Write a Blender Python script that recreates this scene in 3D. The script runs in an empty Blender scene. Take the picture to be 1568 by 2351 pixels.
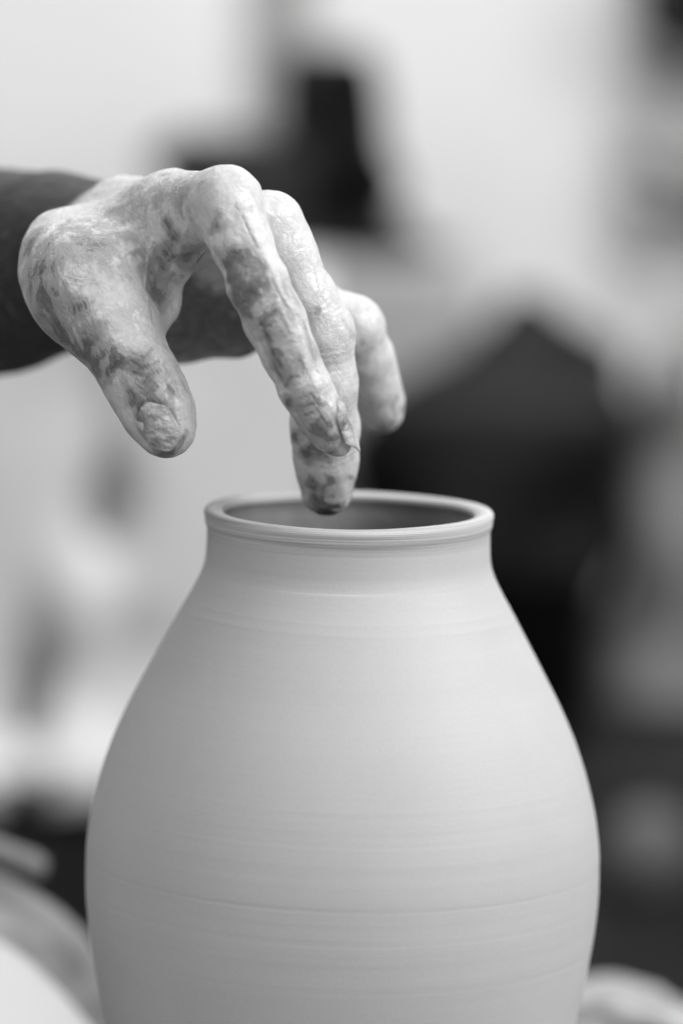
import bpy, bmesh, math, random
import numpy as np
from mathutils import Vector, Matrix

random.seed(4)
rng = np.random.default_rng(7)
scene = bpy.context.scene
C = scene.collection

# ------------------------------------------------------------------ camera
CAM_D, PITCH, ROLL = 1.45, math.radians(8.0), math.radians(1.05)
F_PX = 6830 * CAM_D                       # focal length in units of a 1568-wide picture
fwd0 = Vector((0, math.cos(PITCH), -math.sin(PITCH)))
r0 = Vector((1, 0, 0)); u0 = r0.cross(fwd0)
rgt = r0 * math.cos(ROLL) + u0 * math.sin(ROLL)
upv = u0 * math.cos(ROLL) - r0 * math.sin(ROLL)
# the centre of the vase's lip (world origin) lies a little right of the picture's centre
cam_loc = -fwd0 * CAM_D - rgt * ((801 - 784) / 6830) + upv * ((1180 - 1175.5) / 6830)
cam_d = bpy.data.cameras.new('camera')
cam = bpy.data.objects.new('camera', cam_d); C.objects.link(cam)
cam.matrix_world = Matrix(((rgt.x, upv.x, -fwd0.x, cam_loc.x), (rgt.y, upv.y, -fwd0.y, cam_loc.y),
                           (rgt.z, upv.z, -fwd0.z, cam_loc.z), (0, 0, 0, 1)))
cam_d.sensor_fit = 'HORIZONTAL'; cam_d.sensor_width = 24
cam_d.lens = 24 * F_PX / 1568
cam_d.clip_start = 0.05; cam_d.clip_end = 50
cam_d.dof.use_dof = True
cam_d.dof.focus_distance = CAM_D - 0.046
cam_d.dof.aperture_fstop = cam_d.lens / 46.0
scene.camera = cam

def P(px, py, y):
    """World point at depth y (metres behind the vase's axis) seen at a spot of the 1568x2351 photograph."""
    d = fwd0 + rgt * ((px - 784) / F_PX) - upv * ((py - 1175.5) / F_PX)
    return cam_loc + d * ((y - cam_loc.y) / d.y)

def PX(y):
    """metres per photograph pixel at depth y"""
    return (y - cam_loc.y) / F_PX

# ------------------------------------------------------------------ world and lamps
w = bpy.data.worlds.new('World'); scene.world = w; w.use_nodes = True
w.node_tree.nodes['Background'].inputs[0].default_value = (1, 1, 1, 1)
w.node_tree.nodes['Background'].inputs[1].default_value = 0.07

def area(name, loc, target, sx, sy, power):
    l = bpy.data.lights.new(name, 'AREA'); l.shape = 'RECTANGLE'; l.size = sx; l.size_y = sy; l.energy = power
    o = bpy.data.objects.new(name, l); C.objects.link(o); o.location = loc
    o.rotation_euler = (Vector(target) - Vector(loc)).to_track_quat('-Z', 'Y').to_euler()
    return o
area('window_light', (1.35, -0.50, 1.05), (0, 0, -0.05), 1.5, 1.4, 43.5)
area('fill_light', (-0.9, -1.4, 1.25), (0, 0, -0.05), 1.6, 1.4, 19)  # added fill from the left front, no visible source
area('wall_fill', (-0.15, 0.80, 1.45), (0.08, 1.72, 0.22), 1.8, 0.6, 27)  # added lamp out of view, brightens the back wall

scene.view_settings.view_transform = 'Standard'; scene.view_settings.look = 'None'
scene.view_settings.exposure = 0; scene.view_settings.gamma = 1; scene.view_settings.use_curve_mapping = False
scene.cycles.max_bounces = 6
scene.cycles.use_denoising = True

# ------------------------------------------------------------------ helpers
def tag(o, label=None, cat=None, group=None, kind=None):
    for k, v in (('label', label), ('category', cat), ('group', group), ('kind', kind)):
        if v: o[k] = v
    return o

def link(name, me, mat, parent=None, smooth=True):
    o = bpy.data.objects.new(name, me); C.objects.link(o)
    if mat: me.materials.append(mat)
    if smooth: me.polygons.foreach_set('use_smooth', [True] * len(me.polygons))
    if parent: o.parent = parent
    return o

def empty(name, loc):
    o = bpy.data.objects.new(name, None); C.objects.link(o); o.location = loc
    o.empty_display_size = 0.02
    return o

def child(o, parent):
    """parent a part built in world coordinates"""
    o.parent = parent
    o.matrix_parent_inverse = Matrix.Translation(-parent.location)
    return o

def bm_obj(name, bm, mat, parent=None, smooth=True):
    me = bpy.data.meshes.new(name); bm.to_mesh(me); bm.free()
    o = link(name, me, mat, None, smooth)
    if parent: child(o, parent)
    return o

def box(name, lo, hi, mat, parent=None, bevel=0.004, rough=0.0):
    bm = bmesh.new(); bmesh.ops.create_cube(bm, size=1)
    c = [(a + b) / 2 for a, b in zip(lo, hi)]; s = [b - a for a, b in zip(lo, hi)]
    for v in bm.verts: v.co = Vector((c[i] + v.co[i] * s[i] for i in range(3)))
    bmesh.ops.bevel(bm, geom=bm.edges[:], offset=bevel, segments=3, affect='EDGES', profile=0.5)
    return bm_obj(name, bm, mat, parent)

def lathe(name, prof, n, mat, parent=None, loc=(0, 0, 0), warp=None):
    prof = np.array(prof); m = len(prof)
    th = np.linspace(0, 2 * np.pi, n, endpoint=False)
    R = np.repeat(prof[:, 0][:, None], n, 1); Z = np.repeat(prof[:, 1][:, None], n, 1)
    T = np.repeat(th[None], m, 0)
    if warp is not None: R, Z = warp(R, Z, T)
    co = np.stack([R * np.cos(T) + loc[0], R * np.sin(T) + loc[1], Z + loc[2]], -1).reshape(-1, 3)
    i = np.arange(m - 1)[:, None] * n; j = np.arange(n)[None]; j2 = (j + 1) % n
    f = np.stack([i + j, i + j2, i + n + j2, i + n + j], -1).reshape(-1, 4)
    o = link(name, grid_mesh(name, co, f), mat)
    if parent: child(o, parent)
    return o

def grid_mesh(name, co, f):
    me = bpy.data.meshes.new(name)
    me.vertices.add(len(co)); me.vertices.foreach_set('co', np.asarray(co, np.float32).ravel())
    me.loops.add(f.size); me.loops.foreach_set('vertex_index', f.astype(np.int32).ravel())
    me.polygons.add(len(f)); me.polygons.foreach_set('loop_start', np.arange(0, f.size, 4, dtype=np.int32))
    me.update(calc_edges=True); me.validate()
    return me

def tube(name, pts, rad, mat, parent=None, n=14):
    bm = bmesh.new(); rings = []
    pts = [Vector(p) for p in pts]
    for i, p in enumerate(pts):
        t = (pts[min(i + 1, len(pts) - 1)] - pts[max(i - 1, 0)]).normalized()
        a = t.cross(Vector((0, 1, 0.13))).normalized(); b = t.cross(a)
        r = rad[i] if isinstance(rad, (list, tuple)) else rad
        rings.append([bm.verts.new(p + (a * math.cos(k * 2 * math.pi / n) + b * math.sin(k * 2 * math.pi / n)) * r) for k in range(n)])
    for q, s in zip(rings, rings[1:]):
        for k in range(n): bm.faces.new((q[k], q[(k + 1) % n], s[(k + 1) % n], s[k]))
    bm.faces.new(rings[0][::-1]); bm.faces.new(rings[-1])
    bmesh.ops.recalc_face_normals(bm, faces=bm.faces)
    return bm_obj(name, bm, mat, parent)

# ------------------------------------------------------------------ materials (the photograph is black and white: greys only)
def mat_grey(name, g, rough=0.6, var=0.12, scale=20, bump=0.1, bscale=120, spec=0.4):
    m = bpy.data.materials.new(name); m.use_nodes = True; nt = m.node_tree; N = nt.nodes; L = nt.links
    b = N['Principled BSDF']; b.inputs['Roughness'].default_value = rough; b.inputs['Specular IOR Level'].default_value = spec
    tc = N.new('ShaderNodeTexCoord')
    n = N.new('ShaderNodeTexNoise'); n.inputs['Scale'].default_value = scale; n.inputs['Detail'].default_value = 6
    mr = N.new('ShaderNodeMapRange'); mr.inputs[1].default_value = 0.3; mr.inputs[2].default_value = 0.7
    mr.inputs[3].default_value = g * (1 - var); mr.inputs[4].default_value = g * (1 + var)
    n2 = N.new('ShaderNodeTexNoise'); n2.inputs['Scale'].default_value = bscale; n2.inputs['Detail'].default_value = 4
    bp = N.new('ShaderNodeBump'); bp.inputs['Strength'].default_value = bump; bp.inputs['Distance'].default_value = 0.004
    L.new(tc.outputs['Object'], n.inputs['Vector']); L.new(tc.outputs['Object'], n2.inputs['Vector'])
    L.new(n.outputs['Fac'], mr.inputs[0]); L.new(mr.outputs[0], b.inputs['Base Color'])
    L.new(n2.outputs['Fac'], bp.inputs['Height']); L.new(bp.outputs[0], b.inputs['Normal'])
    return m

M = {}
M['wall'] = mat_grey('wall_plaster', 0.78, 0.9, 0.04, 3, 0.2, 60)
M['wood_pale'] = mat_grey('pale_paint', 0.62, 0.6)
M['batten'] = mat_grey('grey_batten', 0.34, 0.6)
M['dark'] = mat_grey('dark_paint', 0.011, 0.6, 0.25, 8, spec=0.15)
M['cab'] = mat_grey('dark_cabinet', 0.02, 0.7, 0.35, 6, spec=0.15)
M['black'] = mat_grey('black_rubber', 0.003, 0.6, 0.2, spec=0.06)
M['sack'] = mat_grey('black_plastic', 0.009, 0.5, 0.6, 9, 0.3, 30, 0.22)
M['sack2'] = mat_grey('grey_sack', 0.22, 0.7, 0.3, 9, 0.3, 30)
M['door'] = mat_grey('dark_door', 0.034, 0.6, 0.7, 9, spec=0.15)
M['knob'] = mat_grey('dull_knob', 0.12, 0.6)
M['heap'] = mat_grey('dark_cloth', 0.03, 0.9, 0.25, 9, spec=0.1)
M['box'] = mat_grey('grey_board', 0.36, 0.8, 0.1)
M['cloth'] = mat_grey('pale_canvas', 0.64, 0.9, 0.10, 12)
M['table'] = mat_grey('clay_smeared_board', 0.17, 0.55, 0.35, 14, 0.4, 60)
M['lump'] = mat_grey('wet_clay', 0.44, 0.4, 0.4, 30, 0.4, 60)
M['bowlg'] = mat_grey('grey_clay', 0.22, 0.5, 0.5, 28)
M['bowlw'] = mat_grey('white_clay', 0.53, 0.5, 0.05, 14)
M['toolw'] = mat_grey('pale_wood', 0.2, 0.5, 0.25, 30)
M['floor'] = mat_grey('floor_concrete', 0.10, 0.8, 0.2, 4)

def mat_vase():
    m = bpy.data.materials.new('thrown_clay'); m.use_nodes = True; nt = m.node_tree; N = nt.nodes; L = nt.links
    b = N['Principled BSDF']; b.inputs['Roughness'].default_value = 0.58; b.inputs['Specular IOR Level'].default_value = 0.35
    tc = N.new('ShaderNodeTexCoord')
    sep = N.new('ShaderNodeSeparateXYZ'); L.new(tc.outputs['Object'], sep.inputs[0])
    def streak(sxy, sz, detail, w):
        mp = N.new('ShaderNodeMapping'); mp.inputs['Scale'].default_value = (sxy, sxy, sz); mp.inputs['Rotation'].default_value = (0.012, -0.02, 0)
        mp.inputs['Location'].default_value = (w, w, w)
        L.new(tc.outputs['Object'], mp.inputs['Vector'])
        n = N.new('ShaderNodeTexNoise'); n.inputs['Scale'].default_value = 1; n.inputs['Detail'].default_value = detail
        n.inputs['Roughness'].default_value = 0.62
        L.new(mp.outputs[0], n.inputs['Vector']); return n.outputs['Fac']
    s1 = streak(5, 320, 5, 0.0)        # throwing streaks
    s2 = streak(9, 1500, 3, 3.1)       # fine finger lines
    s3 = streak(14, 18, 4, 7.7)        # damp mottling
    s5 = streak(1500, 1500, 2, 5.0)    # grit
    s4 = streak(2.5, 75, 2, 11)        # broad damp bands
    # tone
    def mr(src, a, bb, lo, hi):
        q = N.new('ShaderNodeMapRange'); q.inputs[1].default_value = a; q.inputs[2].default_value = bb
        q.inputs[3].default_value = lo; q.inputs[4].default_value = hi; L.new(src, q.inputs[0]); return q.outputs[0]
    def mul(x, y):
        q = N.new('ShaderNodeMath'); q.operation = 'MULTIPLY'
        for k, v in enumerate((x, y)):
            if isinstance(v, float): q.inputs[k].default_value = v
            else: L.new(v, q.inputs[k])
        return q.outputs[0]
    def add(x, y):
        q = N.new('ShaderNodeMath'); q.operation = 'ADD'; L.new(x, q.inputs[0]); L.new(y, q.inputs[1]); return q.outputs[0]
    # streaks are strongest on the lip (object z above -0.011)
    lip = mr(sep.outputs['Z'], -0.0078, -0.0052, 0.0, 1.0)
    amt = mr(lip, 0.0, 1.0, 0.008, 0.26)
    t = mr(s1, 0.3, 0.7, -1.0, 1.0); t2 = mr(s2, 0.3, 0.7, -0.6, 0.6)
    tone = add(mul(t, amt), mul(t2, amt))
    tone = add(tone, mr(s3, 0.3, 0.7, -0.03, 0.03)); tone = add(tone, mr(s4, 0.3, 0.7, -0.010, 0.010))
    tone = add(tone, mr(s5, 0.3, 0.7, -0.035, 0.035))
    one = N.new('ShaderNodeMath'); one.operation = 'ADD'; one.inputs[1].default_value = 1.0; L.new(tone, one.inputs[0])
    L.new(mul(one.outputs[0], 0.56), b.inputs['Base Color'])
    h = add(mul(s1, mr(lip, 0, 1, 0.05, 0.9)), mul(s2, mr(lip, 0, 1, 0.12, 0.9)))
    bp = N.new('ShaderNodeBump'); bp.inputs['Strength'].default_value = 0.5; bp.inputs['Distance'].default_value = 0.0005
    L.new(h, bp.inputs['Height']); L.new(bp.outputs[0], b.inputs['Normal'])
    L.new(mr(s3, 0.3, 0.7, 0.5, 0.66), b.inputs['Roughness'])
    return m
M['vase'] = mat_vase()
M['wet'] = mat_grey('shaded_clay_inside', 0.27, 0.35, 0.15, 40, 0.1, 200)  # inside of the vase: shade put into the tone, wet gloss

def mat_hand():
    m = bpy.data.materials.new('clay_smeared_skin'); m.use_nodes = True; nt = m.node_tree; N = nt.nodes; L = nt.links
    b = N['Principled BSDF']; b.inputs['Specular IOR Level'].default_value = 0.7
    tc = N.new('ShaderNodeTexCoord')
    def noise(scale, detail=6, rough=0.6, dist=0.0):
        n = N.new('ShaderNodeTexNoise'); n.inputs['Scale'].default_value = scale; n.inputs['Detail'].default_value = detail
        n.inputs['Roughness'].default_value = rough; n.inputs['Distortion'].default_value = dist
        L.new(tc.outputs['Object'], n.inputs['Vector']); return n.outputs['Fac']
    def mr(src, a, bb, lo, hi, smooth=False):
        q = N.new('ShaderNodeMapRange'); q.inputs[1].default_value = a; q.inputs[2].default_value = bb
        q.inputs[3].default_value = lo; q.inputs[4].default_value = hi
        if smooth: q.interpolation_type = 'SMOOTHSTEP'
        L.new(src, q.inputs[0]); return q.outputs[0]
    def op(o, x, y):
        q = N.new('ShaderNodeMath'); q.operation = o
        for k, v in enumerate((x, y)):
            if isinstance(v, (int, float)): q.inputs[k].default_value = v
            else: L.new(v, q.inputs[k])
        return q.outputs[0]
    def attr(name):
        a = N.new('ShaderNodeAttribute'); a.attribute_name = name; return a.outputs['Fac']
    bare, arm, crack, along, joint = attr('bare'), attr('arm'), attr('crease'), attr('along'), attr('joint')
    n1 = noise(95, 7, 0.62, 0.4); n2 = noise(330, 5, 0.6, 0.3); n3 = noise(40, 4, 0.5)
    n4 = noise(700, 3, 0.6, 0.2); n5 = noise(170, 6, 0.7, 1.2)
    mp = N.new('ShaderNodeMapping'); mp.vector_type = 'TEXTURE'; mp.inputs['Rotation'].default_value = (0, math.radians(62), 0); mp.inputs['Scale'].default_value = (3.6, 1, 1)
    L.new(tc.outputs['Object'], mp.inputs['Vector'])
    def streak(scale, detail, rough, dist):
        q = N.new('ShaderNodeTexNoise'); q.inputs['Scale'].default_value = scale; q.inputs['Detail'].default_value = detail
        q.inputs['Roughness'].default_value = rough; q.inputs['Distortion'].default_value = dist
        L.new(mp.outputs[0], q.inputs['Vector']); return q.outputs['Fac']
    s1 = streak(210, 5, 0.6, 0.8); s2 = streak(620, 4, 0.6, 0.6)
    ridge = attr('ridge')
    # slip cover: attribute plus ragged noise, thresholded twice: thick slip, thin film, bare skin
    nz = op('ADD', mr(n1, 0.25, 0.75, -0.24, 0.24), mr(n2, 0.25, 0.75, -0.06, 0.06))
    nz = op('ADD', nz, op('ADD', mr(s1, 0.25, 0.75, -0.26, 0.26), mr(s2, 0.25, 0.75, -0.09, 0.09)))
    v = op('ADD', bare, op('MULTIPLY', nz, mr(bare, 0.0, 0.5, 0.42, 1.0)))
    v = op('SUBTRACT', v, op('MULTIPLY', ridge, 0.4))
    L.new(mr(arm, 0, 1, 0.7, 0.15), b.inputs['Specular IOR Level'])
    mask = mr(v, 0.42, 0.62, 0.0, 1.0, True)                # 1 = bare skin and painted shade
    film = mr(v, 0.10, 0.36, 0.0, 1.0, True)                # thinning slip
    slip = op('MULTIPLY', mr(n2, 0.3, 0.7, 0.70, 0.82), mr(n3, 0.3, 0.7, 0.86, 1.06))
    slip = op('MULTIPLY', slip, mr(film, 0, 1, 1.0, 0.60))
    skin = op('MULTIPLY', mr(n2, 0.3, 0.7, 0.15, 0.27), mr(n5, 0.3, 0.7, 0.72, 1.3))
    skin = op('MULTIPLY', skin, mr(v, 0.75, 1.3, 1.0, 0.55))
    mx = N.new('ShaderNodeMix'); mx.data_type = 'FLOAT'; L.new(mask, mx.inputs[0]); L.new(slip, mx.inputs[2]); L.new(skin, mx.inputs[3])
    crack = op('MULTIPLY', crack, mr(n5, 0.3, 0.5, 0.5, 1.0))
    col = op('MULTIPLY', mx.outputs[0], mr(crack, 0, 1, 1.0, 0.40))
    sm = mr(op('ADD', s1, op('MULTIPLY', n3, 0.6)), 0.88, 1.02, 0.0, 0.05, True)
    armc = op('ADD', op('MULTIPLY', mr(noise(60, 6, 0.7), 0.3, 0.7, 0.040, 0.075), mr(s2, 0.3, 0.7, 0.7, 1.25)), sm)
    mx2 = N.new('ShaderNodeMix'); mx2.data_type = 'FLOAT'; L.new(arm, mx2.inputs[0]); L.new(col, mx2.inputs[2]); L.new(armc, mx2.inputs[3])
    L.new(mx2.outputs[0], b.inputs['Base Color'])
    L.new(op('ADD', mr(s1, 0.3, 0.7, 0.20, 0.40), op('MULTIPLY', arm, 0.2)), b.inputs['Roughness'])
    # relief: slip stands proud of the skin, with fine grain and brush lines
    ridg = op('ABSOLUTE', op('SUBTRACT', n5, 0.5), 0)
    h = op('ADD', op('MULTIPLY', op('SUBTRACT', 1.0, mask), 0.55), op('MULTIPLY', op('SUBTRACT', 1.0, film), 0.35))
    h = op('ADD', h, op('MULTIPLY', n2, 0.28)); h = op('ADD', h, op('MULTIPLY', n1, 1.1)); h = op('ADD', h, op('MULTIPLY', s2, 0.5)); h = op('ADD', h, op('MULTIPLY', op('MULTIPLY', ridge, mr(n2, 0.35, 0.65, 0.3, 1.3)), 2.0)); h = op('ADD', h, op('MULTIPLY', n4, 0.10))
    h = op('ADD', h, op('MULTIPLY', mr(ridg, 0, 0.05, 0, 1), 0.16))
    # transverse skin lines, deepest over the joints
    ph = op('ADD', op('MULTIPLY', along, 2600.0), op('MULTIPLY', n1, 16.0))
    wr = op('MULTIPLY', op('SINE', ph, 0), mr(n5, 0.35, 0.65, 0.2, 1.0))
    h = op('ADD', h, op('MULTIPLY', wr, op('MULTIPLY', joint, 0.30)))
    h = op('SUBTRACT', h, op('MULTIPLY', crack, 1.1))
    bp = N.new('ShaderNodeBump'); bp.inputs['Strength'].default_value = 0.6; bp.inputs['Distance'].default_value = 0.0009
    L.new(h, bp.inputs['Height']); L.new(bp.outputs[0], b.inputs['Normal'])
    return m
M['hand'] = mat_hand()
M['nail'] = mat_grey('clay_smeared_nail', 0.42, 0.3, 0.6, 180, 0.45, 420, 0.5)

# ------------------------------------------------------------------ the setting
WALL_Y = 1.72
def quad(name, pts, mat, kind='structure'):
    bm = bmesh.new(); bm.faces.new([bm.verts.new(p) for p in pts]); o = bm_obj(name, bm, mat, None, False); return tag(o, kind=kind)
FLOOR_Z, TABLE_Z = -0.98, -0.252
quad('wall', [(-2.2, WALL_Y, FLOOR_Z), (2.2, WALL_Y, FLOOR_Z), (2.2, WALL_Y, 1.6), (-2.2, WALL_Y, 1.6)], M['wall'])
quad('floor', [(-2.2, -2.2, FLOOR_Z), (2.2, -2.2, FLOOR_Z), (2.2, WALL_Y, FLOOR_Z), (-2.2, WALL_Y, FLOOR_Z)], M['floor'])

def pz(py, y): return P(784, py, y).z
def pxx(px, y): return P(px, 1175, y).x

# grey batten running up the wall
y = WALL_Y - 0.012
b0, b1 = pxx(575, y), pxx(690, y)
tag(box('wall_batten', (b0, y - 0.012, FLOOR_Z + 0.7), (b1, WALL_Y - 0.001, 1.2), M['batten'], bevel=0.003),
    'grey upright batten fixed to the pale wall above the canister', 'batten')

# low dark cabinet along the wall; everything behind stands on it
CAB_TOP = pz(1700, 1.25); CAB_F = 1.10
cabt = empty('cabinet', (0, 1.4, FLOOR_Z))
tag(cabt, 'low dark cabinet standing in the gloom behind the vase', 'cabinet')
box('cabinet_body', (-0.75, CAB_F + 0.015, FLOOR_Z), (0.75, WALL_Y - 0.03, CAB_TOP - 0.02), M['cab'], cabt)
box('cabinet_top', (-0.76, CAB_F, CAB_TOP - 0.02), (0.76, WALL_Y - 0.028, CAB_TOP), M['cab'], cabt, 0.003)
for a, bb in ((-0.74, -0.005), (0.005, 0.74)):
    box('cabinet_door', (a, CAB_F + 0.001, FLOOR_Z + 0.06), (bb, CAB_F + 0.0145, CAB_TOP - 0.026), M['door'] if a > 0 else M['dark'], cabt, 0.003)
kp = P(1490, 1955, CAB_F - 0.012)
kb = bmesh.new(); bmesh.ops.create_uvsphere(kb, u_segments=20, v_segments=12, radius=0.019)
for v in kb.verts: v.co = Vector((v.co.x * 1.5, v.co.y * 0.8, v.co.z * 1.5)) + kp
bm_obj('door_knob', kb, M['knob'], cabt)

# noise for soft lumpy shapes
def lumpy(co, freq, amp, seed=0):
    r = np.random.default_rng(seed); out = np.zeros(len(co))
    for k in range(7):
        d = r.normal(size=3); d /= np.linalg.norm(d); ph = r.uniform(0, 6.28); f = freq * r.uniform(0.6, 1.8)
        out += np.sin(co @ d * f + ph)
    return out * amp / 3

def soft_block(name, outline, y0, y1, mat, parent=None, amp=0.006, freq=60, seed=1, nv=26, nu=48):
    """a lumpy sack: outline = list of (z, x_left, x_right), depth y0..y1, superelliptic section"""
    z = np.array([o[0] for o in outline]); xl = np.array([o[1] for o in outline]); xr = np.array([o[2] for o in outline])
    zz = np.linspace(z[0], z[-1], nv * 2); xL = np.interp(zz, z, xl); xR = np.interp(zz, z, xr)
    co = []
    dmax = max(xr - xl)
    for i in range(len(zz)):
        c = (xL[i] + xR[i]) / 2; hw = max((xR[i] - xL[i]) / 2, 0.003); cy = (y0 + y1) / 2
        hd = (y1 - y0) / 2 * min(1, (2 * hw / dmax) ** 0.7)
        for k in range(nu):
            t = 2 * math.pi * k / nu; e = 0.62
            cx, sx = math.cos(t), math.sin(t)
            co.append((c + hw * abs(cx) ** e * (1 if cx > 0 else -1), cy + hd * abs(sx) ** e * (1 if sx > 0 else -1), zz[i]))
    co = np.array(co); m = len(zz)
    cen = np.array([0, (y0 + y1) / 2, 0]); n = co - cen; n[:, 0] -= (np.repeat((xL + xR) / 2, nu)); n[:, 2] = 0
    n /= np.linalg.norm(n, axis=1)[:, None] + 1e-6
    fade = np.clip((co[:, 2] - min(z[0], z[-1])) / 0.02, 0, 1)
    co += n * (lumpy(co, freq, amp, seed) * fade)[:, None]
    i = np.arange(m - 1)[:, None] * nu; j = np.arange(nu)[None]; j2 = (j + 1) % nu
    f = np.stack([i + j, i + j2, i + nu + j2, i + nu + j], -1).reshape(-1, 4)
    me = grid_mesh(name, co, f)
    bm = bmesh.new(); bm.from_mesh(me); bmesh.ops.holes_fill(bm, edges=[e for e in bm.edges if e.is_boundary])
    bmesh.ops.recalc_face_normals(bm, faces=bm.faces); bm.to_mesh(me); bm.free()
    o = link(name, me, mat)
    if parent: child(o, parent)
    return o

# black sack with a gathered peak (right)
y = 1.42
def ol(rows, y): return [(pz(r[0], y), pxx(r[1], y), pxx(r[2], y)) for r in rows]
sk = empty('plastic_sack', (pxx(1150, y), y, CAB_TOP))
tag(sk, 'black plastic sack with a gathered peak standing behind the vase on the right', 'sack')
soft_block('sack_body', [(CAB_TOP + 0.001, pxx(900, y), pxx(1345, y))] + ol([(1500, 840, 1360), (1300, 800, 1400), (1000, 800, 1440), (900, 850, 1435), (840, 960, 1425), (790, 1060, 1400), (740, 1110, 1330), (700, 1140, 1290)], y), y - 0.10, y + 0.10, M['sack'], sk, 0.013, 55, 3)
soft_block('gathered_neck', ol([(735, 1120, 1300), (690, 1150, 1260), (665, 1160, 1250)], y), y - 0.02, y + 0.02, M['sack'], sk, 0.003, 120, 5, 8, 24)

# black bucket added for the dark void before the sack, half hidden by the vase
y = 1.18
bk = empty('void_filler', (pxx(1215, y), y, CAB_TOP)); tag(bk, 'black bucket added as the dark void in front of the black sack beside the vase', 'void_filler')
hb = pz(1290, y) - CAB_TOP
lathe('void_filler_body', [(0.0005, 0.001), (0.031, 0.001), (0.0335, 0.006), (0.041, hb - 0.004), (0.0425, hb), (0.0395, hb), (0.031, 0.01), (0.0005, 0.008)], 48, M['black'], bk, (pxx(1215, y), y, CAB_TOP))
tube('rim', [(pxx(1215, y) + 0.0425 * math.cos(a_), y + 0.0425 * math.sin(a_), CAB_TOP + hb - 0.003) for a_ in np.linspace(0, 2 * math.pi, 40)], 0.0022, M['black'], bk, 8)

# grey sack further right
y = 1.46
s2 = soft_block('clay_sack', [(CAB_TOP + 0.001, pxx(1330, y), pxx(1800, y))] + ol([(1400, 1400, 1830), (1100, 1440, 1830), (850, 1450, 1800), (790, 1480, 1760), (760, 1560, 1700)], y), y - 0.09, y + 0.10, M['sack2'], None, 0.008, 45, 8)
tag(s2, 'grey lumpy sack cut by the right edge beside the black sack', 'sack')

# grey box, dark cloth heap and canister between
y = 1.50
bz = pz(575, y)
gb = box('grey_box', (pxx(610, y), y - 0.09, CAB_TOP + 0.001), (pxx(1080, y), y + 0.11, bz), M['box'], None, 0.012)
tag(gb, 'tall grey box behind the hand under the dark cloth heap', 'box')
y = 1.45
hp = soft_block('cloth_heap', ol([(577, 560, 1010), (540, 500, 960), (480, 400, 880), (420, 340, 830), (365, 320, 780), (318, 380, 740)], 1.49), 1.43, 1.57, M['heap'], None, 0.004, 70, 12)
tag(hp, 'heap of dark cloth on the grey box beneath the canister', 'cloth')
y = 1.50
ct = empty('canister', P(770, 345, y)); tag(ct, 'dark upright canister with a black hose against the pale wall', 'canister')
box('canister_body', (pxx(622, y), y - 0.018, pz(400, y)), (pxx(815, y), y + 0.018, pz(105, y)), M['dark'], ct, 0.016)
hose = [P(796, 118, y - 0.035), P(800, 175, y - 0.032), P(800, 260, y - 0.034), P(802, 340, y - 0.05), P(820, 400, y - 0.075), P(855, 450, y - 0.085), P(872, 480, y - 0.088)]
tube('hose', hose, [0.015, 0.022, 0.025, 0.026, 0.026, 0.024, 0.018], M['black'], ct, 18)

# block draped with pale canvas (left)
y = 1.15
ctop = pz(640, 1.2); hem = pz(1785, CAB_F - 0.02)
db = box('crate', (pxx(-330, y), y + 0.015, CAB_TOP + 0.001), (pxx(715, y), y + 0.22, ctop - 0.012), M['toolw'], None, 0.004)
tag(db, 'wooden crate hidden under the pale canvas behind the arm', 'crate')
# canvas: a sheet going over the crate's top and down in front past the cabinet's edge, with real folds
U = np.linspace(pxx(-350, y), pxx(735, y), 150); prof = []
def drape():
    path = [(y + 0.20, ctop), (y + 0.02, ctop), (y + 0.006, ctop - 0.004), (y, ctop - 0.015)]
    path += [(y, z) for z in np.linspace(ctop - 0.03, CAB_TOP + 0.05, 60)]
    path += [(y - 0.004, CAB_TOP + 0.02), (y - 0.02, CAB_TOP + 0.008), (CAB_F - 0.004, CAB_TOP + 0.004), (CAB_F - 0.009, CAB_TOP - 0.004)]
    path += [(CAB_F - 0.010, z) for z in np.linspace(CAB_TOP - 0.012, hem, 14)]
    return np.array(path)
pa = drape(); m, n = len(pa), len(U)
X = np.repeat(U[None], m, 0); Y = np.repeat(pa[:, 0][:, None], n, 1); Z = np.repeat(pa[:, 1][:, None], n, 1)
def dent(px, py, rx, ry, dep, ang=0):
    c = P(px, py, y); dx = X - c.x; dz = Z - c.z; ca, sa = math.cos(ang), math.sin(ang)
    a = (dx * ca + dz * sa) / (rx * PX(y)); b2 = (-dx * sa + dz * ca) / (ry * PX(y))
    return dep * np.exp(-(a * a + b2 * b2))
front = (pa[:, 1] < ctop - 0.01)[:, None] * 1.0
D = np.zeros_like(X)
for q in [(240, 1170, 70, 130, -0.036), (85, 1500, 60, 120, -0.030, 0.1), (50, 1680, 75, 150, -0.034, 0.2), (215, 1560, 120, 60, -0.012), (255, 1665, 50, 60, -0.022), (215, 930, 60, 130, -0.012), (310, 1480, 80, 60, -0.012)]:
    D += dent(*q)
Y -= D * front * 0.9
Y -= front * 0.0008 * np.sin(X * 60 + 3 * np.sin(Z * 12))
zt = np.where(pa[:, 1][:, None] < hem + 0.03, 0.004 * np.sin(X * 40), 0); Z = Z + zt
co = np.stack([X, Y, Z], -1).reshape(-1, 3)
i = np.arange(m - 1)[:, None] * n; j = np.arange(n - 1)[None]
f = np.stack([i + j, i + j + 1, i + n + j + 1, i + n + j], -1).reshape(-1, 4)
cv = link('canvas_cloth', grid_mesh('canvas_cloth', co, f), M['cloth'])
so = cv.modifiers.new('thickness', 'SOLIDIFY'); so.thickness = 0.003
tag(cv, 'pale canvas with soft folds hanging behind the vase on the left', 'cloth')

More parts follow.
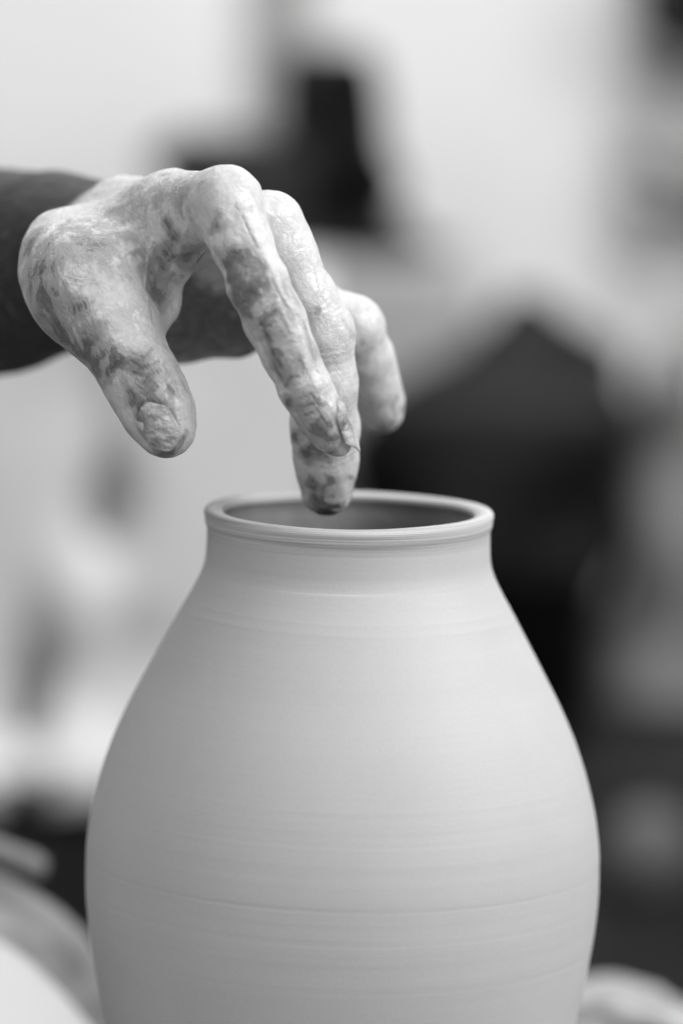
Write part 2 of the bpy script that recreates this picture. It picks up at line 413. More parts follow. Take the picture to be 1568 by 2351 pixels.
# shelf unit at the upper right with a dark box and a grey pot
y = 1.655
sh = empty('shelf', P(1500, 430, y)); tag(sh, 'pale wall shelf in the upper right corner', 'shelf')
xs0, xs1 = pxx(1440, y), pxx(2000, y)
box('shelf_board', (xs0, y - 0.01, pz(85, y) - 0.012), (xs1, WALL_Y - 0.001, pz(85, y)), M['wood_pale'], sh, 0.002)
box('shelf_board', (xs0, y - 0.01, pz(412, y) - 0.012), (xs1, WALL_Y - 0.001, pz(412, y)), M['wood_pale'], sh, 0.002)
box('shelf_upright', (pxx(1400, y), y + 0.045, pz(650, y)), (pxx(1436, y), WALL_Y - 0.002, pz(-250, y)), M['wood_pale'], sh, 0.002)
dbx = box('storage_box', (pxx(1452, y), y - 0.04, pz(85, y) + 0.0005), (pxx(1800, y), y + 0.05, pz(-170, y)), M['dark'], None, 0.006)
tag(dbx, 'dark box on the upper shelf in the top right corner', 'box')
gx = pxx(1575, y); gz = pz(412, y) + 0.0005
h_ = pz(285, y) - gz
gp = lathe('pot', [(0.0005, 0), (0.030, 0), (0.037, 0.15 * h_), (0.039, 0.5 * h_), (0.036, 0.85 * h_), (0.034, h_), (0.031, h_), (0.032, 0.8 * h_), (0.03, 0.1 * h_), (0.0005, 0.08 * h_)], 40, M['batten'], None, (gx, y + 0.01, gz))
tag(gp, 'small grey pot on the lower shelf at the right edge', 'pot')

# ------------------------------------------------------------------ work table, bat, lumps, bowls
T_END = 0.32
tb = empty('work_table', (0, 0, FLOOR_Z)); tag(tb, 'clay smeared table under the vase, its far edge showing at the lower right', 'table')
box('table_top', (-0.55, -0.40, TABLE_Z - 0.03), (0.55, T_END, TABLE_Z), M['table'], tb, 0.006)
for sx in (-0.5, 0.5):
    for sy in (-0.35, T_END - 0.05):
        box('leg', (sx - 0.025, sy - 0.025, FLOOR_Z), (sx + 0.025, sy + 0.025, TABLE_Z - 0.03), M['table'], tb)
BAT = 0.012
bt = lathe('throwing_bat', [(0.0005, 0), (0.074, 0), (0.076, 0.002), (0.076, BAT - 0.002), (0.074, BAT), (0.0005, BAT)], 96, M['toolw'], None, (0, 0, TABLE_Z + 0.0005))
tag(bt, 'round bat under the foot of the vase', 'bat')

def lump(name, px, py, yy, rx, ry, rz, seed, label):
    c = P(px, py, yy); bm = bmesh.new(); bmesh.ops.create_icosphere(bm, subdivisions=5, radius=1)
    co = np.array([v.co[:] for v in bm.verts]); d = 1 + lumpy(co, 3.2, 0.26, seed) + lumpy(co, 9, 0.09, seed + 1)
    for v, k in zip(bm.verts, d):
        z = v.co.z * k * rz
        v.co = Vector((c.x + v.co.x * k * rx, yy + v.co.y * k * ry, max(TABLE_Z + rz * 0.55 + z, TABLE_Z + 0.0008)))
    return tag(bm_obj(name, bm, M['lump'], None), label, 'clay')
lump('clay_lump', 1400, 2262, 0.29, 0.034, 0.022, 0.011, 4, 'flattened lump of wet clay near the table edge beside the vase')
lump('clay_lump', 1512, 2292, 0.25, 0.030, 0.03, 0.013, 9, 'bright rounded lump of clay at the lower right edge')
lump('clay_lump', 1350, 2345, 0.22, 0.03, 0.02, 0.009, 15, 'small low smear of clay against the right side of the vase')

def dome(name, px, yy, r, h, mat, label, seed, cat='bowl'):
    x = pxx(px, yy)
    prof = [(r * math.cos(a), h * math.sin(a)) for a in np.linspace(0, math.pi / 2, 40)]
    prof[-1] = (0.0006, h)
    prof = [(r - 0.006, 0), (r, 0.0)] + prof[1:]
    def warp(R, Z, T): return R * (1 + 0.006 * np.sin(3 * T + seed) + 0.004 * np.sin(R * 700)), Z
    return tag(lathe(name, prof, 96, mat, None, (x, yy, TABLE_Z + 0.0005), warp), label, cat)
dome('bowl', -230, 0.205, 0.0934, 0.0830, M['bowlg'], 'grey clay bowl turned upside down at the lower left behind the white one', 0.4)
dome('pot', -230, -0.25, 0.0910, 0.1700, M['bowlw'], 'white round shouldered pot in the bottom left corner', 1.7, 'pot')
ty = 0.235
tl = tube('wooden_tool', [P(-340, 1815, ty), P(-200, 1870, ty), P(-40, 1940, ty), P(20, 1966, ty), P(70, 1986, ty), P(98, 1996, ty), P(106, 1999, ty)], [0.004, 0.004, 0.0045, 0.0052, 0.0055, 0.0045, 0.002], M['toolw'])
tag(tl, 'pale wooden tool lying across the grey bowl at the left edge', 'tool')

# ------------------------------------------------------------------ the vase
prof_px = [(1190, 330), (1200, 329.6), (1207, 327.6), (1212, 325.4), (1219, 324.6), (1250, 325), (1280, 326.5), (1300, 330), (1330, 342), (1360, 357), (1390, 374), (1410, 385), (1475, 420),
           (1550, 460), (1620, 496), (1700, 531), (1800, 563), (1880, 580), (1960, 587.5), (2030, 587.5), (2110, 581), (2190, 569), (2270, 554), (2351, 537),
           (2450, 512), (2600, 462), (2750, 405), (2860, 362)]
pr = np.array([(hw * (CAM_D - pz(py, 0.0) * math.sin(PITCH)) / F_PX, pz(py, 0.0)) for py, hw in prof_px])
pr[:, 1] += pz(1180, 0) * -1 - 0.0
zs = pr[:, 1]; z_end = TABLE_Z + BAT + 0.001
# monotone cubic through the points
def pchip(x, yv, xi):
    h = np.diff(x); dl = np.diff(yv) / h; d = np.zeros_like(yv)
    for k in range(1, len(x) - 1):
        if dl[k - 1] * dl[k] > 0:
            w1, w2 = 2 * h[k] + h[k - 1], h[k] + 2 * h[k - 1]; d[k] = (w1 + w2) / (w1 / dl[k - 1] + w2 / dl[k])
    d[0], d[-1] = dl[0], dl[-1]
    k = np.clip(np.searchsorted(x, xi) - 1, 0, len(h) - 1); t = (xi - x[k]) / h[k]
    return ((1 + 2 * t) * (1 - t) ** 2) * yv[k] + t * (1 - t) ** 2 * h[k] * d[k] + t * t * (3 - 2 * t) * yv[k + 1] + t * t * (t - 1) * h[k] * d[k + 1]
zi = np.concatenate([np.linspace(zs[0], zs[7], 60), np.linspace(zs[7], zs[-1], 520)[1:]])
ri = pchip(-zs, pr[:, 0], -zi)
outer = list(zip(ri, zi))
ro = pr[0, 0]; zo = zs[0]
# lip: rounded top, slight inward bevel
lip = [(ro + 0.0002, zo + 0.0006), (ro + 0.0003, zo + 0.0014), (ro + 0.0002, zo + 0.0022), (ro - 0.0003, zo + 0.0028), (ro - 0.0012, zo + 0.0031), (ro - 0.0027, zo + 0.0031),
       (ro - 0.0042, zo + 0.0028), (ro - 0.0053, zo + 0.0024), (ro - 0.0060, zo + 0.0019), (ro - 0.0063, zo + 0.0013), (ro - 0.0061, zo + 0.0006), (ro - 0.0056, zo - 0.0004), (ro - 0.0050, zo - 0.0020)]
inner = []
for z in np.linspace(zo - 0.0042, zs[-1] + 0.008, 90):
    r = pchip(-zs, pr[:, 0], np.array([-z]))[0]
    inner.append((max(r - 0.0045 - 0.002 * min(1, (zo - z) / 0.05), 0.004), z))
inner.append((0.0006, zs[-1] + 0.007))
outer_r = outer[::-1]; foot = [(0.0006, z_end), (outer_r[0][0] - 0.003, z_end), (outer_r[0][0] - 0.0005, z_end + 0.002)]
foot = [f_ for f_ in foot]
outer_r = [(r, z) for r, z in outer_r if z > z_end + 0.004]
profile = foot + outer_r + lip + inner
NZ = 4000; zn = np.linspace(-0.3, 0.05, NZ)
def ridge_table():
    t = np.zeros(NZ); r = np.random.default_rng(21)
    for f_, a in ((900, 0.000004), (1700, 0.000003), (330, 0.000004)):
        for _ in range(4): t += a * np.sin(zn * f_ * r.uniform(0.7, 1.4) + r.uniform(0, 6.3))
    for py, wd, a in ((1463, 0.0007, 0.00013), (1440, 0.0005, 0.0001), (1405, 0.0004, 0.00005),
                      (2045, 0.0005, -0.00010), (2075, 0.0012, 0.00005), (2120, 0.0010, -0.00006), (2165, 0.0014, 0.00005), (2230, 0.0012, -0.00005), (1830, 0.0008, 0.00004), (1905, 0.0007, -0.00004), (1990, 0.001, 0.00004)):
        z = pz(py, -0.05) - pz(1180, 0); t += a * np.exp(-((zn - z) / wd) ** 2)
    return t
RT = ridge_table()
def vwarp(R, Z, T):
    s = np.sin(T * 1.0 + 0.6) * 0.0016 + np.sin(3 * T) * 0.0003 + (T / (2 * np.pi)) * 0.0
    amp = np.clip((R - 0.02) / 0.02, 0, 1)
    wob = 1 + 0.0016 * np.sin(2 * T + 1.0) + 0.0006 * np.sin(5 * T + Z * 30); Z = Z + np.where(Z > -0.02, 0.00025 * np.sin(2 * T + 2) + 0.00012 * np.sin(5 * T), 0)
    fadeT = 0.65 + 0.35 * np.sin(2 * T + Z * 90) * np.sin(5 * T + Z * 40)
    return R * wob + np.interp(Z + s, zn, RT) * amp * fadeT, Z
vs = lathe('vase', profile, 320, M['vase'], None, (0, 0, 0), vwarp)
vs.data.materials.append(M['wet'])           # wet gloss inside; its darker tone is painted shade below the lip
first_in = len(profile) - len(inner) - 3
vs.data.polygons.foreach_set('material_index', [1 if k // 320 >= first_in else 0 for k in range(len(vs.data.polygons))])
tag(vs, 'tall pale clay vase with a thick rolled lip, freshly thrown, in the middle', 'vase')

# ------------------------------------------------------------------ the hand: one continuous surface grown from a signed distance field
def K(px, py, ycm, rpx):
    yy = ycm / 100; p = P(px, py, yy); return (p.x, p.y, p.z, rpx * PX(yy))
fingers = {
    'index':  [K(524, 458, -4.2, 58), K(556, 560, -4.8, 66), K(592, 650, -5.2, 66), K(632, 738, -5.5, 67), K(664, 812, -5.6, 60), K(702, 893, -5.6, 57), K(736, 955, -5.5, 51), K(764, 1000, -5.4, 40), K(782, 1024, -5.35, 22)],
    'middle': [K(618, 517, -2.0, 68), K(655, 600, -2.2, 72), K(700, 690, -2.2, 72), K(732, 765, -2.0, 79), K(742, 880, -1.6, 75), K(746, 985, -1.0, 77), K(749, 1060, -0.6, 70), K(750, 1124, -0.3, 61)],
    'ring':   [K(628, 590, 0.4, 66), K(728, 702, 0.9, 54), K(812, 748, 1.1, 66), K(842, 825, 1.8, 60), K(856, 880, 2.3, 58), K(870, 925, 2.8, 54), K(878, 948, 3.0, 46)],
    'pinky':  [K(680, 670, 3.0, 66), K(735, 735, 3.6, 54), K(768, 780, 4.0, 55), K(778, 860, 4.6, 48), K(776, 912, 4.8, 42)],
    'thumb':  [K(172, 622, -0.8, 112), K(205, 672, -2.2, 126), K(260, 748, -3.2, 99), K(311, 845, -4.1, 78), K(344, 905, -4.4, 75), K(370, 957, -4.6, 70), K(385, 992, -4.7, 57)],
}
palm = [  # chains with their own radii
    [K(285, 492, 2.2, 88), K(400, 478, -0.8, 74), K(525, 458, -4.2, 58)],        # index metacarpal
    [K(300, 540, 3.2, 96), K(460, 522, 0.8, 82), K(615, 525, -1.8, 62)],         # middle metacarpal
    [K(310, 610, 4.4, 92), K(490, 590, 2.4, 84), K(628, 592, 0.6, 62)],          # ring metacarpal
    [K(310, 690, 5.2, 90), K(500, 680, 4.2, 84), K(670, 672, 3.0, 62)],          # little metacarpal
    [K(300, 735, 5.0, 84), K(420, 742, 4.4, 84), K(540, 735, 4.0, 78), K(585, 725, 3.8, 66)],   # heel of the hand
    [K(275, 540, 2.6, 84), K(195, 575, 0.2, 80), K(158, 615, -1.2, 94)],        # thumb metacarpal
    [K(250, 640, -1.4, 92), K(300, 592, -1.5, 76), K(350, 540, -1.4, 74), K(440, 500, -2.6, 60)],   # first web
    [K(235, 600, -0.8, 84), K(300, 540, -0.2, 84), K(390, 490, -1.2, 72), K(490, 470, -3.5, 54)],       # muscle between thumb and first knuckle
    [K(128, 545, -0.2, 52), K(215, 550, 1.4, 62)],                               # bump over the thumb's base
    [K(432, 505, -3.0, 28), K(408, 600, -2.0, 26), K(375, 700, -1.6, 30), K(330, 760, -2.0, 40)],   # edge of the web
]
arm = [
    [K(300, 600, 4.2, 118), K(215, 600, 6.2, 172), K(120, 602, 8.2, 196), K(0, 622, 10.5, 222), K(-160, 640, 13.5, 250), K(-420, 660, 17.5, 275)],
]
flake = [K(441, 978, -4.75, 5), K(434, 1004, -4.75, 5), K(416, 1030, -4.75, 7)]       # flake of slip on the thumb
def chain_sdf(p, ch, k):
    d = None
    c_ = np.array(ch); blo = (c_[:, :3] - c_[:, 3:]).min(0); bhi = (c_[:, :3] + c_[:, 3:]).max(0)
    gap = np.maximum(np.maximum(blo - p.max(0), p.min(0) - bhi), 0)
    if np.sqrt((gap ** 2).sum()) > 0.03: return np.full(len(p), 0.03, np.float32)
    pm = (p.max(0) + p.min(0)) / 2; pr_ = float(np.linalg.norm(p.max(0) - p.min(0))) / 2
    segs = list(zip(ch, ch[1:])); cd = []
    for a, b_ in segs:
        A = np.array(a[:3]); ab = np.array(b_[:3]) - A; t = min(max(float((pm - A) @ ab) / (float(ab @ ab) + 1e-12), 0), 1)
        cd.append(float(np.linalg.norm(pm - A - t * ab)) - (a[3] + t * (b_[3] - a[3])))
    far = min(cd) + 2 * pr_ + 0.012
    for (a, b_), c0 in zip(segs, cd):
        if c0 > far: continue
        A = np.array(a[:3], np.float32); B = np.array(b_[:3], np.float32); ab = B - A; L2 = float(ab @ ab) + 1e-12
        t = np.clip(((p - A) @ ab) / L2, 0, 1)
        q = p - A - t[:, None] * ab
        dd = np.sqrt(np.einsum('ij,ij->i', q, q)) - (a[3] + t * (b_[3] - a[3]))
        d = dd if d is None else smin(d, dd, k)
    return d
def smin(a, b_, k):
    h = np.maximum(k - np.abs(a - b_), 0) / k
    return np.minimum(a, b_) - h * h * k * 0.25
def hand_sdf(p):
    body = None
    for ch in palm:
        d = chain_sdf(p, ch, 0.006); body = d if body is None else smin(body, d, 0.009)
    a = chain_sdf(p, arm[0], 0.01); body = smin(body, a, 0.022)
    fs = None
    for nme, ch in fingers.items():
        if nme == 'thumb': continue
        d = chain_sdf(p, ch, 0.004); fs = d if fs is None else smin(fs, d, 0.0004)
    th = chain_sdf(p, fingers['thumb'], 0.007)
    body = smin(body, th, 0.012)
    d = smin(body, fs, 0.012)
    d = smin(d, chain_sdf(p, flake, 0.001), 0.0012)
    # soft lumps of slip
    x, y_, z = p[:, 0], p[:, 1], p[:, 2]
    n = np.sin(x * 310 + 2.1 * np.sin(z * 190)) * np.sin(y_ * 290 + 1.3) * np.sin(z * 270 + 1.7 * np.sin(x * 160))
    n2 = np.sin(x * 690 + 2 * np.sin(y_ * 410)) * np.sin(z * 730 + 2 * np.sin(x * 350)) 
    return d + n * 0.00022 + n2 * 0.00010

def surface_nets(sdf, lo, hi, h, blk=8):
    lo = np.array(lo); n = (np.ceil((np.array(hi) - lo) / (h * blk)).astype(int)) * blk
    nb = n // blk
    bi = np.stack(np.meshgrid(*[np.arange(k) for k in nb], indexing='ij'), -1).reshape(-1, 3)
    cen = (lo + (bi + 0.5) * blk * h).astype(np.float32)
    dc = np.concatenate([sdf(cen[q:q + 400]) for q in range(0, len(cen), 400)])
    V = np.repeat(np.repeat(np.repeat(dc.reshape(nb), blk, 0), blk, 1), blk, 2).astype(np.float32)
    act = bi[np.abs(dc) < blk * h * 0.87 + 0.002]
    act = act[np.lexsort((act[:, 2] // 4, act[:, 1] // 4, act[:, 0] // 4))]
    off = np.stack(np.meshgrid(*[np.arange(blk)] * 3, indexing='ij'), -1).reshape(-1, 3)
    for s in range(0, len(act), 40):
        idx = (act[s:s + 40, None, :] * blk + off[None]).reshape(-1, 3)
        V[idx[:, 0], idx[:, 1], idx[:, 2]] = sdf((lo + (idx + 0.5) * h).astype(np.float32))
    S = V < 0
    cnt = np.zeros(np.array(S.shape) - 1, np.int8)
    cs = [(i, j, k) for i in (0, 1) for j in (0, 1) for k in (0, 1)]
    sl = lambda A, c: A[c[0]:A.shape[0] - 1 + c[0], c[1]:A.shape[1] - 1 + c[1], c[2]:A.shape[2] - 1 + c[2]]
    for c in cs: cnt += sl(S, c)
    cells = np.argwhere((cnt > 0) & (cnt < 8))
    val = np.stack([V[cells[:, 0] + c[0], cells[:, 1] + c[1], cells[:, 2] + c[2]] for c in cs], 1)
    acc = np.zeros((len(cells), 3)); num = np.zeros(len(cells))
    for a in range(8):
        for b_ in range(a + 1, 8):
            if sum(abs(cs[a][q] - cs[b_][q]) for q in range(3)) != 1: continue
            va, vb = val[:, a], val[:, b_]; cr = (va < 0) != (vb < 0)
            t = np.where(cr, va / np.where(cr, va - vb, 1), 0)
            pt = np.array(cs[a])[None] + t[:, None] * (np.array(cs[b_]) - np.array(cs[a]))[None]
            acc += pt * cr[:, None]; num += cr
    co = lo + (cells + acc / num[:, None] + 0.5) * h
    ID = np.full(cnt.shape, -1, np.int32); ID[cells[:, 0], cells[:, 1], cells[:, 2]] = np.arange(len(cells))
    faces = []
    for ax in range(3):
        u, v = (ax + 1) % 3, (ax + 2) % 3
        s0 = [slice(1, -1)] * 3; s1 = [slice(1, -1)] * 3; s0[ax] = slice(0, -1); s1[ax] = slice(1, None)
        A, B = S[tuple(s0)], S[tuple(s1)]
        e = np.argwhere(A != B); flip = A[e[:, 0], e[:, 1], e[:, 2]]
        e = e + np.array([0 if q == ax else 1 for q in range(3)])
        du = np.zeros(3, int); du[u] = 1; dv = np.zeros(3, int); dv[v] = 1
        g = lambda w: ID[w[:, 0], w[:, 1], w[:, 2]]
        q = np.stack([g(e - du - dv), g(e - dv), g(e), g(e - du)], 1)
        q[~flip] = q[~flip][:, ::-1]
        faces.append(q)
    f = np.concatenate(faces); f = f[(f >= 0).all(1)]
    return co, f

allk = np.array([k for ch in list(fingers.values()) + palm + arm for k in ch])
lo = (allk[:, :3] - allk[:, 3:]).min(0) - 0.004; hi = (allk[:, :3] + allk[:, 3:]).max(0) + 0.004
lo[0] = max(lo[0], -0.148); hi[1] = min(hi[1], 0.18)          # the arm is cut well outside the picture
HS = 0.0007
co, f = surface_nets(hand_sdf, lo, hi, HS)
hand_root = empty('person', tuple(P(0, 622, 0.105)))
tag(hand_root, 'bare arm and clay smeared hand of a person reaching down over the vase', 'person')
hme = grid_mesh('hand', co, f)

# slip thin or wiped away, plus shade painted into the same mask: spots on the skin, by picture position carried onto the nearest surface
rel = co - np.array(cam_loc); dep = rel @ np.array(fwd0)
sxp = 784 + F_PX * (rel @ np.array(rgt)) / dep; syp = 1175.5 - F_PX * (rel @ np.array(upv)) / dep
def on_skin(px, py):
    m_ = np.abs(sxp - px) + np.abs(syp - py) < 14
    if not m_.any(): return None
    k = np.where(m_)[0]; return co[k[np.argmin(dep[k])]]
def vnoise(p, f, seed):
    r = np.random.default_rng(seed); out = np.zeros((len(p), 3))
    for k in range(6):
        d = r.normal(size=3); d /= np.linalg.norm(d); out += np.sin(p @ d * f * r.uniform(0.6, 1.6) + r.uniform(0, 6.3))[:, None] * r.normal(size=3)
    return out / 3
cow = co + vnoise(co, 420, 1) * 0.0022 + vnoise(co, 1100, 2) * 0.0009
bare = np.full(len(co), 0.02)
def spot(px, py, rpx, s, power=2.0):
    c = on_skin(px, py)
    if c is None: return
    d = np.linalg.norm(cow - c, axis=1) / (rpx * PX(-0.04))
    global bare
    bare = np.maximum(bare, 0.02 + s * np.exp(-d ** power))
for q in [(548, 620, 58, 0.75, 5), (575, 660, 50, 0.7, 4), (545, 690, 50, 0.65), (600, 735, 50, 0.62), (625, 790, 45, 0.6), (645, 860, 40, 0.5), (640, 830, 26, 0.7), (715, 945, 42, 0.55), (745, 990, 36, 0.7), (775, 1022, 26, 1.0),
          (480, 520, 26, 0.45), (490, 490, 16, 0.35), (505, 590, 40, 0.5), (470, 600, 40, 0.6),
          (380, 515, 26, 0.6), (345, 510, 15, 0.45), (372, 590, 26, 0.6), (325, 575, 22, 0.55), (290, 515, 20, 0.4), (265, 462, 22, 0.45), (190, 530, 36, 0.5), (170, 520, 24, 0.45), (310, 470, 20, 0.35),
          (85, 575, 44, 0.55), (110, 610, 40, 0.5), (85, 665, 22, 0.8), (120, 665, 18, 0.7), (150, 715, 48, 0.62), (185, 770, 44, 0.62), (215, 820, 36, 0.62), (240, 860, 30, 0.75),
          (262, 800, 34, 0.7), (290, 835, 36, 0.75), (258, 835, 28, 1.1), (340, 850, 40, 0.52), (320, 890, 46, 0.66), (290, 915, 34, 0.75), (390, 880, 34, 0.56), (310, 950, 30, 0.7), (355, 955, 17, 0.75), (345, 920, 28, 0.6), (375, 1050, 30, 0.85), (415, 1030, 22, 0.6), (330, 985, 16, 0.6), (350, 1010, 22, 0.5),
          (655, 930, 26, 0.85), (665, 1000, 26, 0.75), (690, 1050, 24, 0.65), (725, 1055, 30, 0.7), (765, 1055, 24, 0.6), (745, 1105, 12, 0.6), (705, 1130, 20, 0.55), (750, 1178, 34, 1.1), (720, 1165, 24, 0.9),  # middle finger: bare marks, and shade painted beside the index tip
          (890, 990, 24, 0.7), (715, 715, 16, 0.45), (470, 760, 130, 0.66, 4), (540, 760, 120, 0.66, 4), (430, 790, 100, 0.7, 4), (450, 680, 60, 0.7, 4), (560, 800, 90, 0.75, 4), (430, 600, 50, 0.55), (385, 600, 50, 0.6), (375, 670, 45, 0.62), (400, 545, 34, 0.52), (365, 630, 40, 0.55),  # ring tip underside and palm hollow: shade painted over bare skin; web bare
          (300, 480, 130, 0.32), (400, 440, 110, 0.24), (200, 540, 110, 0.36), (545, 540, 80, 0.30), (610, 690, 90, 0.46), (670, 840, 80, 0.44), (715, 940, 62, 0.48), (405, 880, 55, 0.42), (110, 600, 100, 0.42), (690, 1000, 60, 0.45),
          (70, 630, 80, 0.62), (95, 690, 70, 0.66), (130, 745, 62, 0.66), (170, 800, 58, 0.68), (210, 850, 50, 0.68), (60, 560, 50, 0.5), (300, 860, 60, 0.56), (350, 900, 60, 0.5), (620, 720, 60, 0.5)]:  # thumb's shaded left side painted darker; the rest is thin slip
    spot(*q)
armw = np.zeros(len(co))
a0 = np.array(arm[0][0][:3]); a1 = np.array(arm[0][3][:3]); ax_ = (a1 - a0) / np.linalg.norm(a1 - a0)
dp = chain_sdf(co.astype(np.float32), arm[0], 0.01)
pal = np.min([chain_sdf(co.astype(np.float32), ch, 0.006) for ch in palm + [fingers['thumb']]], axis=0)
s_ = (co - a0) @ ax_
armw = np.clip((pal - dp + 0.002 + vnoise(co, 300, 5)[:, 0] * 0.0025) / 0.010, 0, 1)
# creases: dark lines drawn along paths on the skin
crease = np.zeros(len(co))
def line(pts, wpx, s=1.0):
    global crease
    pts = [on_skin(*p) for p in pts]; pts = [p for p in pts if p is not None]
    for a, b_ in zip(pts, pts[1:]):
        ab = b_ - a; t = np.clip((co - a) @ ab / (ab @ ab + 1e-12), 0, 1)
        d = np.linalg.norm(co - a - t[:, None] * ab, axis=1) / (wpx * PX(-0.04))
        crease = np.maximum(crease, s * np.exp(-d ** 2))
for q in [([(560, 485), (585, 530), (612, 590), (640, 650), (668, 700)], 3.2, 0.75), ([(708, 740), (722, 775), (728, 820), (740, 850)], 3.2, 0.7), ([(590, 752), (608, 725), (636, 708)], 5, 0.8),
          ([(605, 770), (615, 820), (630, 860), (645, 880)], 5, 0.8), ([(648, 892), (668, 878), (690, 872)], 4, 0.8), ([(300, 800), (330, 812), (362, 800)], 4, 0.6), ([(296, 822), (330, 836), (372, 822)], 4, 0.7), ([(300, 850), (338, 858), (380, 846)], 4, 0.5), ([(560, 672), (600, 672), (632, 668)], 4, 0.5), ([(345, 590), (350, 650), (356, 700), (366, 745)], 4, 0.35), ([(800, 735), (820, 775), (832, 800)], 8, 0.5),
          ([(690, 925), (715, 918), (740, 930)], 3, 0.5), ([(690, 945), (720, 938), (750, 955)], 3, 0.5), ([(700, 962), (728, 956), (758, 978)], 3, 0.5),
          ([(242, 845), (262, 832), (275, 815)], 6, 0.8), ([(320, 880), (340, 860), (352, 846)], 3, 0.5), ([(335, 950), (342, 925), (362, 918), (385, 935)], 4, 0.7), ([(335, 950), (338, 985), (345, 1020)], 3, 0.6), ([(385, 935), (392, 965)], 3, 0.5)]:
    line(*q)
along = np.zeros(len(co)); joint = np.zeros(len(co)); best = np.full(len(co), 1.0)
jn = {'index': (0, 3, 5), 'middle': (0, 3, 5), 'ring': (0, 2, 4), 'pinky': (0, 2, 3), 'thumb': (1, 3)}
for nme, ch in fingers.items():
    acc = 0.0
    for k, (a, b_) in enumerate(zip(ch, ch[1:])):
        A = np.array(a[:3]); ab = np.array(b_[:3]) - A; ln = np.linalg.norm(ab); t = np.clip((co - A) @ ab / (ln * ln), 0, 1)
        d = np.linalg.norm(co - A - t[:, None] * ab, axis=1) - (a[3] + t * (b_[3] - a[3])); m_ = d < best
        best[m_] = d[m_]; along[m_] = acc + t[m_] * ln; acc += ln
    for k in jn[nme]: joint = np.maximum(joint, np.exp(-((np.linalg.norm(co - np.array(ch[k][:3]), axis=1) / (ch[k][3] * 1.25)) ** 4)))
joint = (0.12 + 0.88 * joint) * np.exp(-(np.maximum(best, 0) / 0.0016) ** 2)
keep = crease; crease = np.zeros(len(co))
for q in [([(562, 470), (590, 525), (616, 580), (646, 640), (676, 695), (705, 735)], 9, 1.0), ([(700, 770), (712, 820), (728, 870), (752, 920)], 9, 1.0), ([(640, 680), (668, 730), (690, 775)], 8, 0.7),
          ([(395, 935), (400, 970), (392, 1005)], 6, 0.8), ([(418, 930), (420, 975)], 5, 0.6), ([(120, 500), (95, 530), (62, 575)], 10, 0.6), ([(345, 560), (348, 620), (352, 680)], 7, 0.6), ([(425, 520), (412, 580), (400, 630)], 8, 0.7)]:
    line(*q)
ridge = crease; crease = keep
ho = link('hand', hme, M['hand']); child(ho, hand_root)

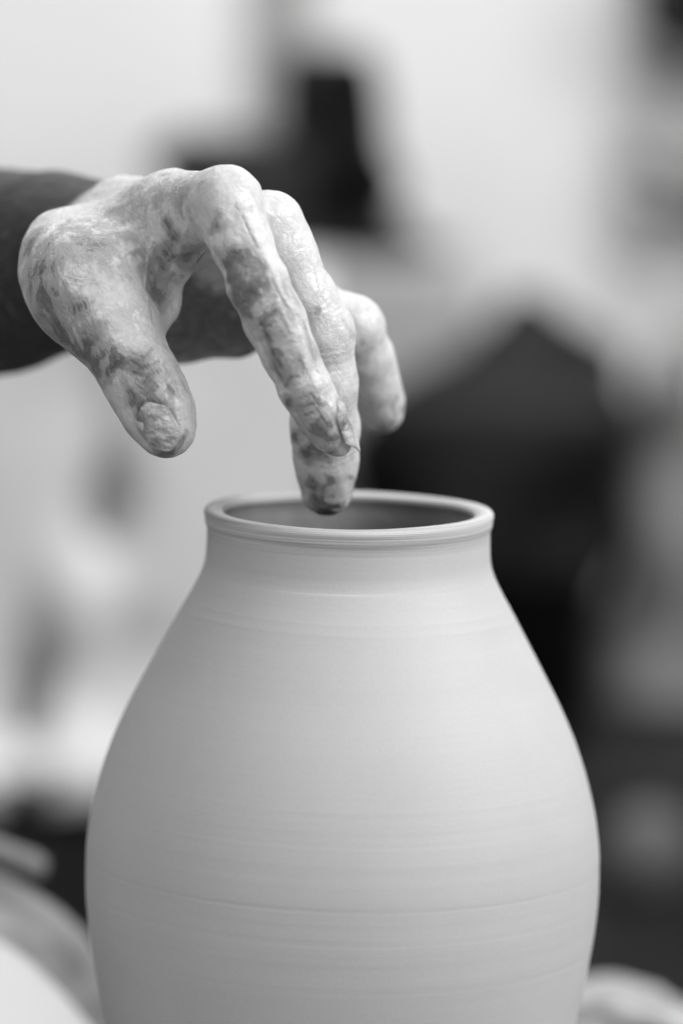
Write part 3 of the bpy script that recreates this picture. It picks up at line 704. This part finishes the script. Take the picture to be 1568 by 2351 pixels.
# fingernails: thin curved plates set on the last joints, a fold of skin round each
def nail(name_f, seg, t0, nrm_img, L_, W_, tip=0.35, lift=0.0004, fold=0.9):
    global crease
    ch = fingers[name_f]; a = Vector(ch[seg][:3]); b_ = Vector(ch[seg + 1][:3]); ax = (b_ - a).normalized()
    n = rgt * nrm_img[0] + upv * nrm_img[1] - fwd0 * nrm_img[2]; n = (n - ax * n.dot(ax)).normalized(); sd = ax.cross(n).normalized()
    base = a + (b_ - a) * t0
    def surf(v, side=0.0):
        o_ = base + ax * (v * L_) + sd * side; hs = np.linspace(-0.004, 0.018, 221)
        q = np.array([(o_ + n * float(h_))[:] for h_ in hs], np.float32); d = hand_sdf(q); k = np.where(d < 0)[0]
        return float(hs[k[-1]]) if len(k) else 0.0
    v0, v1 = 0.05, 0.6; h0, h1 = surf(v0), surf(v1); hm = max(surf(0.3) - (h0 + (h1 - h0) * (0.3 - v0) / (v1 - v0)), 0)
    sag = max((surf(0.3) * 2 - surf(0.3, W_ * 0.38) - surf(0.3, -W_ * 0.38)) / 2, 0.0006)
    Rc = min(max((W_ * 0.38) ** 2 / (2 * sag), W_ * 0.5), W_ * 1.2)
    nu, nv = 19, 29; co_ = []
    for j_ in range(nv):
        v = j_ / (nv - 1)
        wv = W_ / 2 * (1 - (1 - min(v / 0.25, 1)) ** 2 * 0.5) * (1 if v < 0.72 else (1 - ((v - 0.72) / 0.28) ** 2 * (1 - tip)))
        for i_ in range(nu):
            u = -1 + 2 * i_ / (nu - 1); ang = u * wv / Rc
            vv = v + 0.12 * u * u * (1 - v) - 0.12 * u * u * v
            hh = h0 + (h1 - h0) * (vv - v0) / (v1 - v0) + hm * 0.7 + lift + 0.0004 * vv - 0.0010 * max(0, 0.12 - vv) / 0.12 - 0.0012 * max(0, vv - 0.6) ** 2
            co_.append(base + ax * (vv * L_) + sd * (math.sin(ang) * Rc) + n * (hh + (math.cos(ang) - 1) * Rc))
    co_ = np.array([c[:] for c in co_])
    edge = [j_ * nu for j_ in range(int(nv * 0.8), -1, -1)] + list(range(nu)) + [j_ * nu + nu - 1 for j_ in range(int(nv * 0.8))]
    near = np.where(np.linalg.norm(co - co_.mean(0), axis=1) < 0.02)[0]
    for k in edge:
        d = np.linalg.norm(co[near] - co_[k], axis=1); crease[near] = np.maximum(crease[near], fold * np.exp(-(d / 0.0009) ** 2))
    i2 = np.arange(nv - 1)[:, None] * nu; j2 = np.arange(nu - 1)[None]
    ff = np.stack([i2 + j2, i2 + j2 + 1, i2 + nu + j2 + 1, i2 + nu + j2], -1).reshape(-1, 4)
    o = link('fingernail', grid_mesh('fingernail', co_, ff), M['nail']); o.parent = ho
    so_ = o.modifiers.new('t', 'SOLIDIFY'); so_.thickness = 0.0005; so_.offset = 0
    o.modifiers.new('s', 'SUBSURF').render_levels = 1
    return o
nail('thumb', 4, 0.45, (-0.26, 0.05, 1.0), 0.0172, 0.0126, 0.5, -0.0001)
nail('index', 5, 0.75, (0.80, 0.45, 0.42), 0.0185, 0.0105, 0.12)
nail('middle', 6, 0.15, (0.45, 0.1, 0.9), 0.0138, 0.0122, 0.5, -0.0006)
nail('ring', 4, 0.3, (0.70, 0.2, 0.6), 0.0100, 0.0100, 0.45, -0.0006)
nail('pinky', 3, 0.3, (0.6, 0.2, 0.6), 0.0085, 0.0085, 0.45)
for nme, arr in (('ridge', ridge), ('bare', bare), ('arm', armw), ('crease', crease), ('along', along), ('joint', joint)):
    at = hme.attributes.new(nme, 'FLOAT', 'POINT'); at.data.foreach_set('value', arr.astype(np.float32))
